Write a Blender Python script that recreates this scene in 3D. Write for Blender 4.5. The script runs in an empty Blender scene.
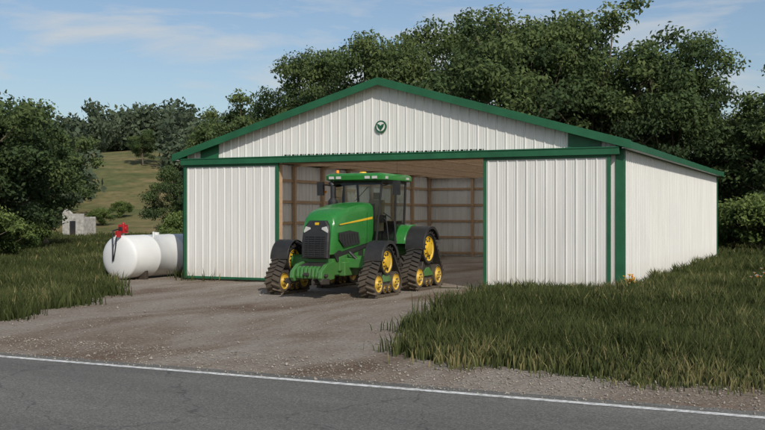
import bpy, math, random
import numpy as np
from mathutils import Vector, Matrix
random.seed(7); rng=np.random.default_rng(7)
scene=bpy.context.scene
COL=scene.collection

# ------------------------------------------------------------------ materials
def new_mat(name):
    m=bpy.data.materials.new(name); m.use_nodes=True
    nt=m.node_tree; b=nt.nodes['Principled BSDF']
    return m,nt,b
def N(nt,t,**kw):
    n=nt.nodes.new(t)
    for k,v in kw.items():
        if k in n.inputs: n.inputs[k].default_value=v
        else: setattr(n,k,v)
    return n
def geo_pos(nt,scale=(1,1,1)):
    g=nt.nodes.new('ShaderNodeNewGeometry'); mp=nt.nodes.new('ShaderNodeMapping')
    mp.inputs['Scale'].default_value=scale
    nt.links.new(g.outputs['Position'],mp.inputs['Vector']); return mp.outputs['Vector']
def noise(nt,vec,scale,detail=4,rough=.55,dist=0):
    n=nt.nodes.new('ShaderNodeTexNoise')
    n.inputs['Scale'].default_value=scale;n.inputs['Detail'].default_value=detail
    n.inputs['Roughness'].default_value=rough;n.inputs['Distortion'].default_value=dist
    nt.links.new(vec,n.inputs['Vector']); return n.outputs['Fac']
def ramp(nt,fac,stops,interp='LINEAR'):
    r=nt.nodes.new('ShaderNodeValToRGB'); cr=r.color_ramp; cr.interpolation=interp
    while len(cr.elements)<len(stops): cr.elements.new(.5)
    for e,(p,c) in zip(cr.elements,stops):
        e.position=p; e.color=(c[0],c[1],c[2],1) if not isinstance(c,(int,float)) else (c,c,c,1)
    nt.links.new(fac,r.inputs['Fac']); return r.outputs['Color']
def mix(nt,a,b,fac,mode='MIX'):
    n=nt.nodes.new('ShaderNodeMix'); n.data_type='RGBA'; n.blend_type=mode
    for sock,val in ((n.inputs[0],fac),(n.inputs[6],a),(n.inputs[7],b)):
        if isinstance(val,(int,float)): sock.default_value=val
        elif isinstance(val,tuple): sock.default_value=(val[0],val[1],val[2],1)
        else: nt.links.new(val,sock)
    return n.outputs[2]
def math_n(nt,op,a,b=None):
    n=nt.nodes.new('ShaderNodeMath'); n.operation=op
    for i,v in enumerate((a,b)):
        if v is None: continue
        if isinstance(v,(int,float)): n.inputs[i].default_value=v
        else: nt.links.new(v,n.inputs[i])
    return n.outputs[0]
def bump(nt,b,h,strength=.3,dist=.02):
    n=nt.nodes.new('ShaderNodeBump'); n.inputs['Strength'].default_value=strength; n.inputs['Distance'].default_value=dist
    nt.links.new(h,n.inputs['Height']); nt.links.new(n.outputs['Normal'],b.inputs['Normal'])

def simple(name,c,rough=.5,metal=0,var=.15,scale=3,dust=None,coat=0):
    m,nt,b=new_mat(name)
    v=geo_pos(nt)
    f=noise(nt,v,scale,5)
    d=tuple(x*(1-var) for x in c); l=tuple(min(1,x*(1+var)) for x in c)
    col=ramp(nt,f,[(.3,d),(.7,l)])
    if dust:
        sep=nt.nodes.new('ShaderNodeSeparateXYZ'); g=nt.nodes.new('ShaderNodeNewGeometry')
        nt.links.new(g.outputs['Position'],sep.inputs[0])
        mr=N(nt,'ShaderNodeMapRange'); nt.links.new(sep.outputs[2],mr.inputs[0])
        mr.inputs[1].default_value=0; mr.inputs[2].default_value=dust[1]; mr.inputs[3].default_value=dust[2]; mr.inputs[4].default_value=0
        f2=noise(nt,v,6,6,.7)
        fac=math_n(nt,'MULTIPLY',mr.outputs[0],ramp(nt,f2,[(.25,0.25),(.7,1)]))
        col=mix(nt,col,dust[0],fac)
    nt.links.new(col,b.inputs['Base Color'])
    b.inputs['Roughness'].default_value=rough; b.inputs['Metallic'].default_value=metal
    b.inputs['Coat Weight'].default_value=coat
    nt.links.new(ramp(nt,noise(nt,v,9,5),[(.3,max(.05,rough-.1)),(.7,min(1,rough+.15))]),b.inputs['Roughness'])
    return m

DUST=(.22,.16,.10)
M_green=simple('trim_green',(.012,.100,.042),.48,0,.18,2)
M_tgreen=simple('tractor_green',(.020,.175,.028),.34,0,.08,2,(DUST,1.8,.5),.3)
M_yellow=simple('wheel_yellow',(.68,.43,.018),.5,0,.08,3,(DUST,1.5,.65))
M_rubber=simple('rubber',(.024,.022,.020),.8,0,.2,8,(DUST,1.2,.6))
M_black=simple('black_plastic',(.018,.018,.018),.5,0,.2,6,(DUST,1.4,.3))
M_dark=simple('dark_metal',(.03,.03,.032),.5,.3,.2,6,(DUST,1.2,.4))
M_seat=simple('seat_fabric',(.42,.31,.18),.8)
M_lamp=simple('lamp_glass',(.5,.5,.48),.12,0,.03)
M_amber=simple('amber_lens',(.85,.28,.01),.2)
M_red=simple('pump_red',(.36,.012,.015),.4,0,.1)
M_tank=simple('tank_white',(.66,.67,.66),.35,0,.06,1.2,((.35,.30,.22),.6,.5))
M_hose=simple('hose_rubber',(.015,.015,.015),.6)
M_steel=simple('galvanised_steel',(.4,.41,.42),.45,.7)

def metal_sheet(name,c):
    m,nt,b=new_mat(name); v=geo_pos(nt)
    streak=noise(nt,geo_pos(nt,(5,5,.25)),1.5,6,.6)
    col=ramp(nt,streak,[(.25,tuple(x*.84 for x in c)),(.6,c)])
    sep=nt.nodes.new('ShaderNodeSeparateXYZ'); g=nt.nodes.new('ShaderNodeNewGeometry')
    nt.links.new(g.outputs['Position'],sep.inputs[0])
    mr=N(nt,'ShaderNodeMapRange'); nt.links.new(sep.outputs[2],mr.inputs[0])
    mr.inputs[1].default_value=0;mr.inputs[2].default_value=.9;mr.inputs[3].default_value=.65;mr.inputs[4].default_value=0
    fac=math_n(nt,'MULTIPLY',mr.outputs[0],ramp(nt,noise(nt,geo_pos(nt,(2,2,.8)),2.2,5,.7),[(.3,0.1),(.75,1)]))
    col=mix(nt,col,(.40,.33,.24),fac)
    nt.links.new(col,b.inputs['Base Color']); b.inputs['Roughness'].default_value=.42
    bump(nt,b,noise(nt,geo_pos(nt,(1.2,1.2,.5)),1.5,3),.12,.03)
    return m
M_white=metal_sheet('white_metal_sheet',(.70,.695,.665))
def added_skylight_mat():  # translucent sheet for roof strips added only to brighten the shed interior
    m,nt,b=new_mat('added_skylight'); b.inputs['Base Color'].default_value=(.7,.7,.66,1); b.inputs['Roughness'].default_value=.5
    t=N(nt,'ShaderNodeBsdfTranslucent'); t.inputs[0].default_value=(.98,.96,.91,1)
    ms=N(nt,'ShaderNodeMixShader'); ms.inputs[0].default_value=.97
    nt.links.new(b.outputs[0],ms.inputs[1]); nt.links.new(t.outputs[0],ms.inputs[2]); nt.links.new(ms.outputs[0],nt.nodes['Material Output'].inputs[0]); return m
M_added_skylight=added_skylight_mat()

def wood(name,c):
    m,nt,b=new_mat(name)
    f=noise(nt,geo_pos(nt,(3,3,3)),3,6,.65,1.5)
    nt.links.new(ramp(nt,f,[(.3,tuple(x*.7 for x in c)),(.7,c)]),b.inputs['Base Color'])
    b.inputs['Roughness'].default_value=.75; return m
M_wood=wood('pine_lumber',(.52,.36,.22))
M_deck=wood('roof_decking_wood',(.52,.38,.25))

def glass():
    m,nt,b=new_mat('cab_glass')
    nt.nodes.remove(b)
    out=nt.nodes['Material Output']
    t=N(nt,'ShaderNodeBsdfTransparent'); t.inputs[0].default_value=(.82,.88,.85,1)
    g=N(nt,'ShaderNodeBsdfGlossy'); g.inputs['Roughness'].default_value=.03
    fr=N(nt,'ShaderNodeFresnel'); fr.inputs[0].default_value=1.5
    ms=N(nt,'ShaderNodeMixShader'); nt.links.new(fr.outputs[0],ms.inputs[0])
    nt.links.new(t.outputs[0],ms.inputs[1]); nt.links.new(g.outputs[0],ms.inputs[2])
    nt.links.new(ms.outputs[0],out.inputs[0]); return m
M_glass=glass()

def ground_mat():
    m,nt,b=new_mat('meadow_ground')
    v=geo_pos(nt)
    near=ramp(nt,noise(nt,v,1.3,6,.7),[(.3,(.028,.036,.014)),(.55,(.050,.057,.023)),(.75,(.085,.075,.038))])
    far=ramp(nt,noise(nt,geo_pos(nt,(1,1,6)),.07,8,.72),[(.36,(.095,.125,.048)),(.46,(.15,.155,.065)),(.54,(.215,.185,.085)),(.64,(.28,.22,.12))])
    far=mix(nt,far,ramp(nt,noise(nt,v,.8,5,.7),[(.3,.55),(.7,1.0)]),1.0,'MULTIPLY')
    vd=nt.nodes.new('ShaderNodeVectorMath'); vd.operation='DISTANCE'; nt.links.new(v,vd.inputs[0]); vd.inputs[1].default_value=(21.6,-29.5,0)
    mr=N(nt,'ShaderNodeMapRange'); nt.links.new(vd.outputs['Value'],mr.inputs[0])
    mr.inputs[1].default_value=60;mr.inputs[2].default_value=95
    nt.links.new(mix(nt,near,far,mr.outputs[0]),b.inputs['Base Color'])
    b.inputs['Roughness'].default_value=.95; b.inputs['Specular IOR Level'].default_value=.1
    bump(nt,b,noise(nt,v,6,5,.7),.6,.08); return m
def dirt_mat(name,gravel=0.0,tone=1.0):
    m,nt,b=new_mat(name); v=geo_pos(nt)
    big=noise(nt,geo_pos(nt,(.42,.15,1)),1.0,6,.62,.6)
    fine=noise(nt,v,14,7,.78)
    t=tone
    base=ramp(nt,big,[(.36,(.140*t,.096*t,.066*t)),(.46,(.205*t,.160*t,.120*t)),(.55,(.26*t,.222*t,.182*t)),(.68,(.31*t,.28*t,.24*t))])
    base=mix(nt,base,ramp(nt,fine,[(.3,.45),(.5,.95),(.7,1.3)]),1.0,'MULTIPLY')
    vo=N(nt,'ShaderNodeTexVoronoi'); vo.inputs['Scale'].default_value=14; nt.links.new(v,vo.inputs['Vector'])
    sepc=N(nt,'ShaderNodeSeparateColor'); nt.links.new(vo.outputs['Color'],sepc.inputs[0])
    peb=ramp(nt,vo.outputs['Distance'],[(.18,1),(.36,0)])
    amt=math_n(nt,'MULTIPLY',peb,ramp(nt,noise(nt,v,.6,5,.65),[(.36-.3*gravel,0),(.55-.2*gravel,.85)]))
    pc=ramp(nt,sepc.outputs[0],[(0,(.12*t,.105*t,.09*t)),(1,(.45*t,.41*t,.36*t))])
    base=mix(nt,base,pc,amt)
    nt.links.new(base,b.inputs['Base Color']); b.inputs['Roughness'].default_value=.93
    b.inputs['Specular IOR Level'].default_value=.2
    h=mix(nt,fine,peb,.4); h2=mix(nt,h,noise(nt,geo_pos(nt,(.9,.2,1)),1.8,4),.5)
    bump(nt,b,h2,.9,.08); return m
def asphalt():
    m,nt,b=new_mat('asphalt'); v=geo_pos(nt)
    agg=noise(nt,v,40,4,.85); big=noise(nt,geo_pos(nt,(.12,.6,1)),1.0,6,.6)
    c=ramp(nt,agg,[(.33,(.050,.049,.044)),(.52,(.128,.125,.112)),(.70,(.28,.265,.235))])
    c=mix(nt,c,ramp(nt,big,[(.3,.74),(.7,1.22)]),1.0,'MULTIPLY')
    vo=N(nt,'ShaderNodeTexVoronoi'); vo.feature='DISTANCE_TO_EDGE'; vo.inputs['Scale'].default_value=.35
    w=N(nt,'ShaderNodeVectorMath'); w.operation='ADD'; nz=N(nt,'ShaderNodeTexNoise'); nz.inputs['Scale'].default_value=1.5; nz.inputs['Detail'].default_value=6
    nt.links.new(v,nz.inputs['Vector']); nt.links.new(v,w.inputs[0]); nt.links.new(nz.outputs['Color'],w.inputs[1]); nt.links.new(w.outputs[0],vo.inputs['Vector'])
    cr=ramp(nt,vo.outputs['Distance'],[(.0,.55),(.008,1)])
    c=mix(nt,c,cr,1.0,'MULTIPLY')
    nt.links.new(c,b.inputs['Base Color']); b.inputs['Roughness'].default_value=.88
    bump(nt,b,agg,.6,.012); return m
def paint(name,c):
    m,nt,b=new_mat(name); v=geo_pos(nt)
    w=ramp(nt,noise(nt,v,12,8,.8),[(.40,1),(.56,0)])
    w2=math_n(nt,'MULTIPLY',w,.75)
    nt.links.new(mix(nt,c,(.13,.125,.11),w2),b.inputs['Base Color']); b.inputs['Roughness'].default_value=.7; return m
def leaf_mat(name,stops,trans=.3,attr='tint'):
    m,nt,b=new_mat(name)
    a=N(nt,'ShaderNodeAttribute'); a.attribute_name=attr
    oi=N(nt,'ShaderNodeObjectInfo')
    f=math_n(nt,'ADD',a.outputs['Fac'],math_n(nt,'MULTIPLY',math_n(nt,'SUBTRACT',oi.outputs['Random'],.5),.25))
    c=ramp(nt,f,stops)
    nt.nodes.remove(b); b=N(nt,'ShaderNodeBsdfDiffuse'); nt.links.new(c,b.inputs[0])
    t=N(nt,'ShaderNodeBsdfTranslucent'); nt.links.new(c,t.inputs[0])
    ms=N(nt,'ShaderNodeMixShader'); ms.inputs[0].default_value=trans
    nt.links.new(b.outputs[0],ms.inputs[1]); nt.links.new(t.outputs[0],ms.inputs[2])
    nt.links.new(ms.outputs[0],nt.nodes['Material Output'].inputs[0]); return m
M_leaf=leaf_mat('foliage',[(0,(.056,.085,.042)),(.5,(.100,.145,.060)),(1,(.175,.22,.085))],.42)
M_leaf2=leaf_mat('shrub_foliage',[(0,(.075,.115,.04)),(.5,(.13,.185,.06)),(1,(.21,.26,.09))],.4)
M_dist=leaf_mat('distant_foliage_hazed',[(0,(.085,.112,.078)),(.5,(.122,.158,.100)),(1,(.175,.21,.125))],.42)  # aerial haze put into the leaf colours: paler and greyer than near trees
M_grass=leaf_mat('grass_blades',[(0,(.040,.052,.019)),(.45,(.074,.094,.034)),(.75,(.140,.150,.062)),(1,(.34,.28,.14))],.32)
M_bark=simple('bark',(.13,.105,.075),.9,0,.35,5)
M_stone=simple('stone_masonry',(.40,.385,.35),.9,0,.35,4)
M_peb=simple('gravel_stone',(.28,.25,.21),.9,0,.5,9)
M_ground=ground_mat(); M_dirt=dirt_mat('dirt_track',.3,1.0); M_gravel=dirt_mat('gravel_dirt',.8,1.05); M_floor=dirt_mat('shed_floor_dirt',.2,.95)
M_asph=asphalt(); M_paint=paint('white_road_paint',(.74,.74,.71)); M_ypaint=paint('yellow_road_paint',(.6,.42,.05))

# ------------------------------------------------------------------ mesh builder
class MB:
    def __init__(s): s.v=[];s.f=[];s.m=[];s.mats=[]
    def mi(s,mat):
        if mat not in s.mats: s.mats.append(mat)
        return s.mats.index(mat)
    def add(s,vs,fs,mat):
        o=len(s.v); s.v+= [tuple(p) for p in vs]; i=s.mi(mat)
        for f in fs: s.f.append(tuple(o+k for k in f)); s.m.append(i)
    def box(s,lo,hi,mat):
        x0,y0,z0=lo;x1,y1,z1=hi
        s.add([(x0,y0,z0),(x1,y0,z0),(x1,y1,z0),(x0,y1,z0),(x0,y0,z1),(x1,y0,z1),(x1,y1,z1),(x0,y1,z1)],
              [(0,3,2,1),(4,5,6,7),(0,1,5,4),(1,2,6,5),(2,3,7,6),(3,0,4,7)],mat)
    def prism(s,poly,axis,a,b,mat):
        def P(p,q,t):
            return {'y':(p,t,q),'x':(t,p,q),'z':(p,q,t)}[axis]
        n=len(poly)
        vs=[P(p,q,a) for p,q in poly]+[P(p,q,b) for p,q in poly]
        fs=[tuple(range(n)),tuple(range(2*n-1,n-1,-1))]+[(i,i+n,(i+1)%n+n,(i+1)%n) for i in range(n)]
        s.add(vs,fs,mat)
    def beam(s,p0,p1,w,h,mat,up=(0,0,1)):
        p0=Vector(p0);p1=Vector(p1); d=(p1-p0).normalized(); u=Vector(up)
        if abs(d.dot(u))>.98: u=Vector((1,0,0))
        r=d.cross(u).normalized(); t=r.cross(d).normalized()
        vs=[]
        for p in (p0,p1):
            for a,b in ((-1,-1),(1,-1),(1,1),(-1,1)): vs.append(p+r*a*w/2+t*b*h/2)
        s.add(vs,[(0,1,2,3),(7,6,5,4),(0,4,5,1),(1,5,6,2),(2,6,7,3),(3,7,4,0)],mat)
    def cyl(s,p0,p1,r0,r1,mat,n=16,cap=True):
        p0=Vector(p0);p1=Vector(p1); d=(p1-p0).normalized(); u=Vector((0,0,1))
        if abs(d.z)>.95: u=Vector((1,0,0))
        a=d.cross(u).normalized(); b=a.cross(d)
        vs=[]
        for p,r in ((p0,r0),(p1,r1)):
            for i in range(n):
                t=2*math.pi*i/n; vs.append(p+a*math.cos(t)*r+b*math.sin(t)*r)
        fs=[(i,(i+1)%n,(i+1)%n+n,i+n) for i in range(n)]
        if cap: fs+=[tuple(range(n-1,-1,-1)),tuple(range(n,2*n))]
        s.add(vs,fs,mat)
    def lathe(s,c,axis,prof,mat,n=28):
        c=Vector(c); ax={'x':Vector((1,0,0)),'y':Vector((0,1,0)),'z':Vector((0,0,1))}[axis]
        a=Vector((0,0,1)) if axis!='z' else Vector((1,0,0)); b=ax.cross(a)
        vs=[]
        for r,t in prof:
            for i in range(n):
                th=2*math.pi*i/n; vs.append(c+ax*t+a*math.cos(th)*r+b*math.sin(th)*r)
        fs=[]
        for k in range(len(prof)-1):
            for i in range(n):
                fs.append((k*n+i,k*n+(i+1)%n,(k+1)*n+(i+1)%n,(k+1)*n+i))
        if prof[0][0]>1e-4: fs.append(tuple(range(n-1,-1,-1)))
        if prof[-1][0]>1e-4: fs.append(tuple((len(prof)-1)*n+i for i in range(n)))
        s.add(vs,fs,mat)
    def tube(s,pts,r,mat,n=8):
        for a,b in zip(pts[:-1],pts[1:]): s.cyl(a,b,r,r,mat,n)
    def loft(s,secs,mat,cap=True,rows=False):
        n=len(secs[0]); vs=[p for q in secs for p in q]; fs=[]
        for k in range(len(secs)-1):
            for i in range(n): fs.append((k*n+i,k*n+(i+1)%n,(k+1)*n+(i+1)%n,(k+1)*n+i))
        if cap:
            fs+=[tuple(range(n-1,-1,-1))]
            o=(len(secs)-1)*n
            if rows:   # mirror-paired end cap built row by row so a curved face stays curved
                for i in range(n//2):
                    a,b,c,d=i,i+1,n-2-i,n-1-i
                    if b==c: fs.append((o+a,o+b,o+d))
                    elif b<c: fs.append((o+a,o+b,o+c,o+d))
            else: fs.append(tuple(o+i for i in range(n)))
        s.add(vs,fs,mat)
    def build(s,name,parent=None,bevel=0,smooth=None):
        me=bpy.data.meshes.new(name); me.from_pydata(s.v,[],s.f)
        for m in s.mats: me.materials.append(m)
        me.polygons.foreach_set('material_index',s.m)
        import bmesh
        bm=bmesh.new(); bm.from_mesh(me); bmesh.ops.recalc_face_normals(bm,faces=bm.faces); bm.to_mesh(me); bm.free()
        o=bpy.data.objects.new(name,me); COL.objects.link(o)
        if parent: o.parent=parent
        if bevel:
            md=o.modifiers.new('bevel','BEVEL'); md.width=bevel; md.segments=2; md.limit_method='ANGLE'; md.angle_limit=math.radians(40); md.use_clamp_overlap=True
        if smooth:
            me.polygons.foreach_set('use_smooth',[True]*len(me.polygons))
            try: me.set_sharp_from_angle(angle=math.radians(smooth))
            except Exception: pass
        return o
def empty(name,loc=(0,0,0),rz=0):
    e=bpy.data.objects.new(name,None); e.location=loc; e.rotation_euler=(0,0,rz); COL.objects.link(e); return e
def fast_mesh(name,V,F,mats,mi=None,tint=None,smooth=False):
    me=bpy.data.meshes.new(name)
    V=np.asarray(V,dtype=np.float32)
    if isinstance(F,list):
        loops=np.concatenate([np.asarray(f).ravel() for f in F]).astype(np.int32)
        tot=np.concatenate([np.full(len(f),f.shape[1],dtype=np.int32) for f in F])
    else:
        loops=F.ravel().astype(np.int32); tot=np.full(len(F),F.shape[1],dtype=np.int32)
    me.vertices.add(len(V)); me.vertices.foreach_set('co',V.ravel())
    me.loops.add(len(loops)); me.loops.foreach_set('vertex_index',loops)
    st=np.concatenate([[0],np.cumsum(tot)[:-1]]).astype(np.int32)
    me.polygons.add(len(tot)); me.polygons.foreach_set('loop_start',st); me.polygons.foreach_set('loop_total',tot)
    for m in mats: me.materials.append(m)
    if mi is not None: me.polygons.foreach_set('material_index',mi.astype(np.int32))
    if smooth: me.polygons.foreach_set('use_smooth',np.ones(len(tot),dtype=bool))
    if tint is not None:
        at=me.attributes.new('tint','FLOAT','POINT'); at.data.foreach_set('value',tint.astype(np.float32))
    me.update(calc_edges=True); me.validate()
    return me

# site frame: metres right of / ahead of the viewpoint on the far side of the road -> world
CAMX,CAMY,CAMZ=21.6,-29.53,2.3
YAW=math.radians(25); CS,SN=math.cos(YAW),math.sin(YAW)
def site(L,D): return (CAMX+CS*L-SN*D, CAMY+SN*L+CS*D)

# ------------------------------------------------------------------ terrain
def sstep(x): x=np.clip(x,0,1); return x*x*(3-2*x)
def height(u,v):
    u=np.asarray(u,float);v=np.asarray(v,float)
    d=np.hypot(u-8,v+2)
    m=sstep((d-42)/50.)
    far=sstep((v+5)/40.)
    h=13.5*np.exp(-(((u+90)/46)**2+((v-112)/44)**2))
    h+=6.0*np.exp(-(((u-10)/120)**2+((v-220)/60)**2))
    h+=.5*np.sin(u*.05+1)*np.cos(v*.043)
    return h*m*far
def axis_vals():
    t=np.linspace(-1,1,181); return np.sign(t)*(np.abs(t)**2.6)*2500+t*90
gx=axis_vals()-10; gy=axis_vals()+30
GX,GY=np.meshgrid(gx,gy); GZ=height(GX,GY)
V=np.stack([GX,GY,GZ],-1).reshape(-1,3); n=len(gx)
idx=np.arange(n*n).reshape(n,n)
F=np.stack([idx[:-1,:-1],idx[:-1,1:],idx[1:,1:],idx[1:,:-1]],-1).reshape(-1,4)
o=bpy.data.objects.new('ground',fast_mesh('ground',V,F,[M_ground],smooth=True)); COL.objects.link(o)

def wob(t,s=1): return .22*math.sin(t*1.7*s)+.13*math.sin(t*4.1*s+1)+.08*math.sin(t*9.7*s+2)
def sheet(name,poly,z,mat,jitter=0,step=.5):
    pts=[]
    for (a,b) in zip(poly,poly[1:]+poly[:1]):
        a=Vector(a[:2]);b=Vector(b[:2]); L=(b-a).length; k=max(1,int(L/step)) if jitter else 1
        nrm=Vector((-(b-a).y,(b-a).x)).normalized()
        for i in range(k):
            p=a.lerp(b,i/k)
            if jitter and i>0: p=p+nrm*wob(p.x+p.y*1.3)*jitter
            pts.append((p.x,p.y,z))
    me=bpy.data.meshes.new(name); me.from_pydata(pts,[],[tuple(range(len(pts)))])
    import bmesh
    bm=bmesh.new();bm.from_mesh(me)
    bmesh.ops.triangulate(bm,faces=bm.faces[:]); 
    for f in bm.faces:
        if f.normal.z<0: f.normal_flip()
    bm.to_mesh(me);bm.free()
    me.materials.append(mat); o=bpy.data.objects.new(name,me); COL.objects.link(o); return o
DRIVE=[(-90,-17.6),(-90,-14.3),(5.0,-13.9),(3.7,-9.7),(1.0,-5.0),(-.8,-3.4),(-3.2,-2.6),(-3.4,3.4),(-.2,3.4),(-.2,-.02),
       (15.6,-.02),(15.6,-.25),(12.4,-.5),(12.7,-4),(13.5,-9),(14.3,-12.6),(15.6,-14.8),(17.5,-15.6),(90,-15.6),(90,-17.6)]
sheet('dirt_driveway',DRIVE,.004,M_dirt,1.0)
sheet('gravel_shoulder',[(-90,-17.7),(-90,-16.7),(14,-16.6),(17,-15.5),(90,-15.45),(90,-17.7)],.008,M_gravel,.9)
sheet('road',[(-400,-26.8),(400,-26.8),(400,-17.15),(-400,-17.15)],.014,M_asph)
sheet('road_edge_line',[(-400,-17.57),(400,-17.57),(400,-17.43),(-400,-17.43)],.018,M_paint)
sheet('road_edge_line',[(-400,-26.5),(400,-26.5),(400,-26.38),(-400,-26.38)],.018,M_paint)
mb=MB()
for i in range(-30,30):
    x=i*9.0; mb.add([(x,-22.06,.018),(x+3,-22.06,.018),(x+3,-21.94,.018),(x,-21.94,.018)],[(0,1,2,3)],M_ypaint)
mb.build('road_centre_line')

# ------------------------------------------------------------------ shed
W,Lb=15.6,23.0; EAVE=4.42; PITCH=.283
def zr(u): return EAVE+PITCH*min(u,W-u)
shed=empty('metal_pole_barn')
def rib_panel(mb,origin,du,nrm,width,zb,zt,mat,pitch=.305,off=.1,split=None):
    us=[0.0]; hs=[0.0]; t=off
    while t<width-.08:
        us+=[t,t+.02,t+.045,t+.065]; hs+=[0,.024,.024,0]
        for k in (.09,.155):
            if t+.07+k+.03<width-.02 and t+.07+k+.03<t+pitch-.01:
                us+=[t+.07+k,t+.07+k+.015,t+.07+k+.03]; hs+=[0,.006,0]
        t+=pitch
    us.append(width);hs.append(0.0)
    if split is not None:
        for k in range(len(us)-1):
            if us[k]<split<us[k+1]:
                us.insert(k+1,split); hs.insert(k+1,(hs[k]+hs[k+1])/2); break
    vs=[];fs=[]
    for a,h in zip(us,hs):
        x=origin[0]+du[0]*a+nrm[0]*h; y=origin[1]+du[1]*a+nrm[1]*h
        vs+=[(x,y,zb(a)),(x,y,zt(a))]
    for i in range(len(us)-1): fs.append((2*i,2*i+2,2*i+3,2*i+1))
    mb.add(vs,fs,mat)
D0,D1=4.0,11.36
TR=4.04
mb=MB()
rib_panel(mb,(0,0),(1,0),(0,-1),D0-.05,lambda a:.02,lambda a:TR+.19,M_white)
rib_panel(mb,(D1+.05,0),(1,0),(0,-1),W-D1-.05,lambda a:.02,lambda a:TR+.19,M_white)
rib_panel(mb,(0,0),(1,0),(0,-1),W,lambda a:TR+.2,lambda a:zr(a)+.02,M_white,split=W/2)
mb.build('front_wall',shed)
mb=MB(); rib_panel(mb,(W,0),(0,1),(1,0),Lb,lambda a:.02,lambda a:EAVE,M_white); mb.build('right_wall',shed)
mb=MB(); rib_panel(mb,(0,Lb),(0,-1),(-1,0),Lb,lambda a:.02,lambda a:EAVE,M_white); mb.build('left_wall',shed)
mb=MB(); rib_panel(mb,(W,Lb),(-1,0),(0,1),W,lambda a:.02,lambda a:zr(a)+.02,M_white,split=W/2); mb.build('rear_wall',shed)
OV=.32; SO=.28
def roofpt(u,dz): return EAVE+PITCH*min(u,W-u)+dz
sp=Lb/9
segs=[]; y=-OV
for i in range(9):
    y0=i*sp+.22; y1=i*sp+sp-.22
    segs.append((y,y0,0)); segs.append((y0,y1,1)); y=y1
segs.append((y,Lb+OV,0))
for nm,u0,u1,sgn in (('roof_slope_left',-SO,W/2,1),('roof_slope_right',W/2,W+SO,-1)):
    mb=MB()
    for a,b,k in segs:
        g=.001
        if k==0:
            mb.prism([(u0,roofpt(u0,.03)),(u1,roofpt(u1,.03)),(u1,roofpt(u1,.06)),(u0,roofpt(u0,.06))],'y',a+g,b-g,M_deck)
            mb.prism([(u0,roofpt(u0,.063)),(u1,roofpt(u1,.063)),(u1,roofpt(u1,.085)),(u0,roofpt(u0,.085))],'y',a+g,b-g,M_green)
        else:
            lo,hi=(u0,u0+.5),(u1-.3,u1)
            if sgn<0: lo,hi=(u0,u0+.3),(u1-.5,u1)
            for q0,q1 in (lo,hi):
                mb.prism([(q0,roofpt(q0,.03)),(q1,roofpt(q1,.03)),(q1,roofpt(q1,.085)),(q0,roofpt(q0,.085))],'y',a+g,b-g,M_green)
            q0,q1=lo[1]+g,hi[0]-g
            mb.add([(q0,a+g,roofpt(q0,.07)),(q1,a+g,roofpt(q1,.07)),(q1,b-g,roofpt(q1,.07)),(q0,b-g,roofpt(q0,.07))],[(0,1,2,3)],M_added_skylight)  # added strip, unseen from the camera, lets daylight into the shed
    y=-OV+.1
    while y<Lb+OV:
        mb.prism([(u0,roofpt(u0,.088)),(u1,roofpt(u1,.088)),(u1,roofpt(u1,.11)),(u0,roofpt(u0,.11))],'y',y,y+.04,M_green); y+=1.2
    mb.build(nm,shed)
mb=MB()
for y0,y1 in ((-OV-.03,-OV-.001),(Lb+OV+.001,Lb+OV+.03)):
    for u0,u1 in ((-SO-.03,W/2),(W/2,W+SO+.03)):
        mb.prism([(u0,roofpt(u0,-.12)),(u1,roofpt(u1,-.12)),(u1,roofpt(u1,.13)),(u0,roofpt(u0,.13))],'y',y0,y1,M_green)
mb.box((-SO-.03,-OV,EAVE-PITCH*SO-.12),(-SO-.001,Lb+OV,EAVE-PITCH*SO+.09),M_green)
mb.box((W+SO+.001,-OV,EAVE-PITCH*SO-.12),(W+SO+.03,Lb+OV,EAVE-PITCH*SO+.09),M_green)
mb.box((-SO,-OV,EAVE-PITCH*SO-.10),(-.035,Lb+OV,EAVE-PITCH*SO-.08),M_white)
mb.box((W+.035,-OV,EAVE-PITCH*SO-.10),(W+SO,Lb+OV,EAVE-PITCH*SO-.08),M_white)
for u0,u1 in ((-.05,.14),(W-.2,W+.05)):
    mb.box((u0,-.05,0),(u1,-.031,EAVE+.02),M_green); mb.box((u0,Lb+.031,0),(u1,Lb+.05,EAVE),M_green)
for x0,x1 in ((-.051,-.0305),(W+.0305,W+.051)):
    mb.box((x0,-.049,0),(x1,.17,EAVE-.1),M_green); mb.box((x0,Lb-.17,0),(x1,Lb+.049,EAVE-.1),M_green)
    mb.box((x0,.172,EAVE-.2),(x1,Lb-.172,EAVE-.1),M_green)
    mb.box((x0,.172,.0),(x1,Lb-.172,.1),M_green)
mb.build('corner_and_rake_trim',shed,.006)
mb=MB()
def slab(u0,u1,zb,y0,y1,top=-.02): mb.prism([(u0,zb),(u1,zb),(u1,zr(u1)+top),(u0,zr(u0)+top)],'y',y0,y1,M_green)
slab(.72,1.48,TR+.262,-.06,-.032); slab(13.98,14.98,TR+.262,-.06,-.032)
mb.build('gable_end_blocks',shed,.005)
mb=MB()
mb.box((.02,-.30,TR+.03),(W-.05,-.052,TR+.22),M_green); mb.box((.02,-.32,TR+.222),(W-.05,-.003,TR+.26),M_green)
mb.build('sliding_door_track',shed,.008)
def door(name,u0,u1):
    e=MB(); y=-.17
    rib_panel(e,(u0+.02,y),(1,0),(0,-1),u1-u0-.04,lambda a:.14,lambda a:TR,M_white)
    e.box((u0+.02,y+.005,.1),(u1-.02,y+.045,TR),M_wood)
    e.box((u0,y-.045,.06),(u0+.10,y+.05,TR+.03),M_green); e.box((u1-.10,y-.045,.06),(u1,y+.05,TR+.03),M_green)
    e.box((u0+.102,y-.042,.06),(u1-.102,y+.048,.14),M_green)
    e.box((u0+.102,y-.042,TR-.05),(u1-.102,y+.048,TR+.03),M_green)
    e.build(name,shed,.005)
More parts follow.
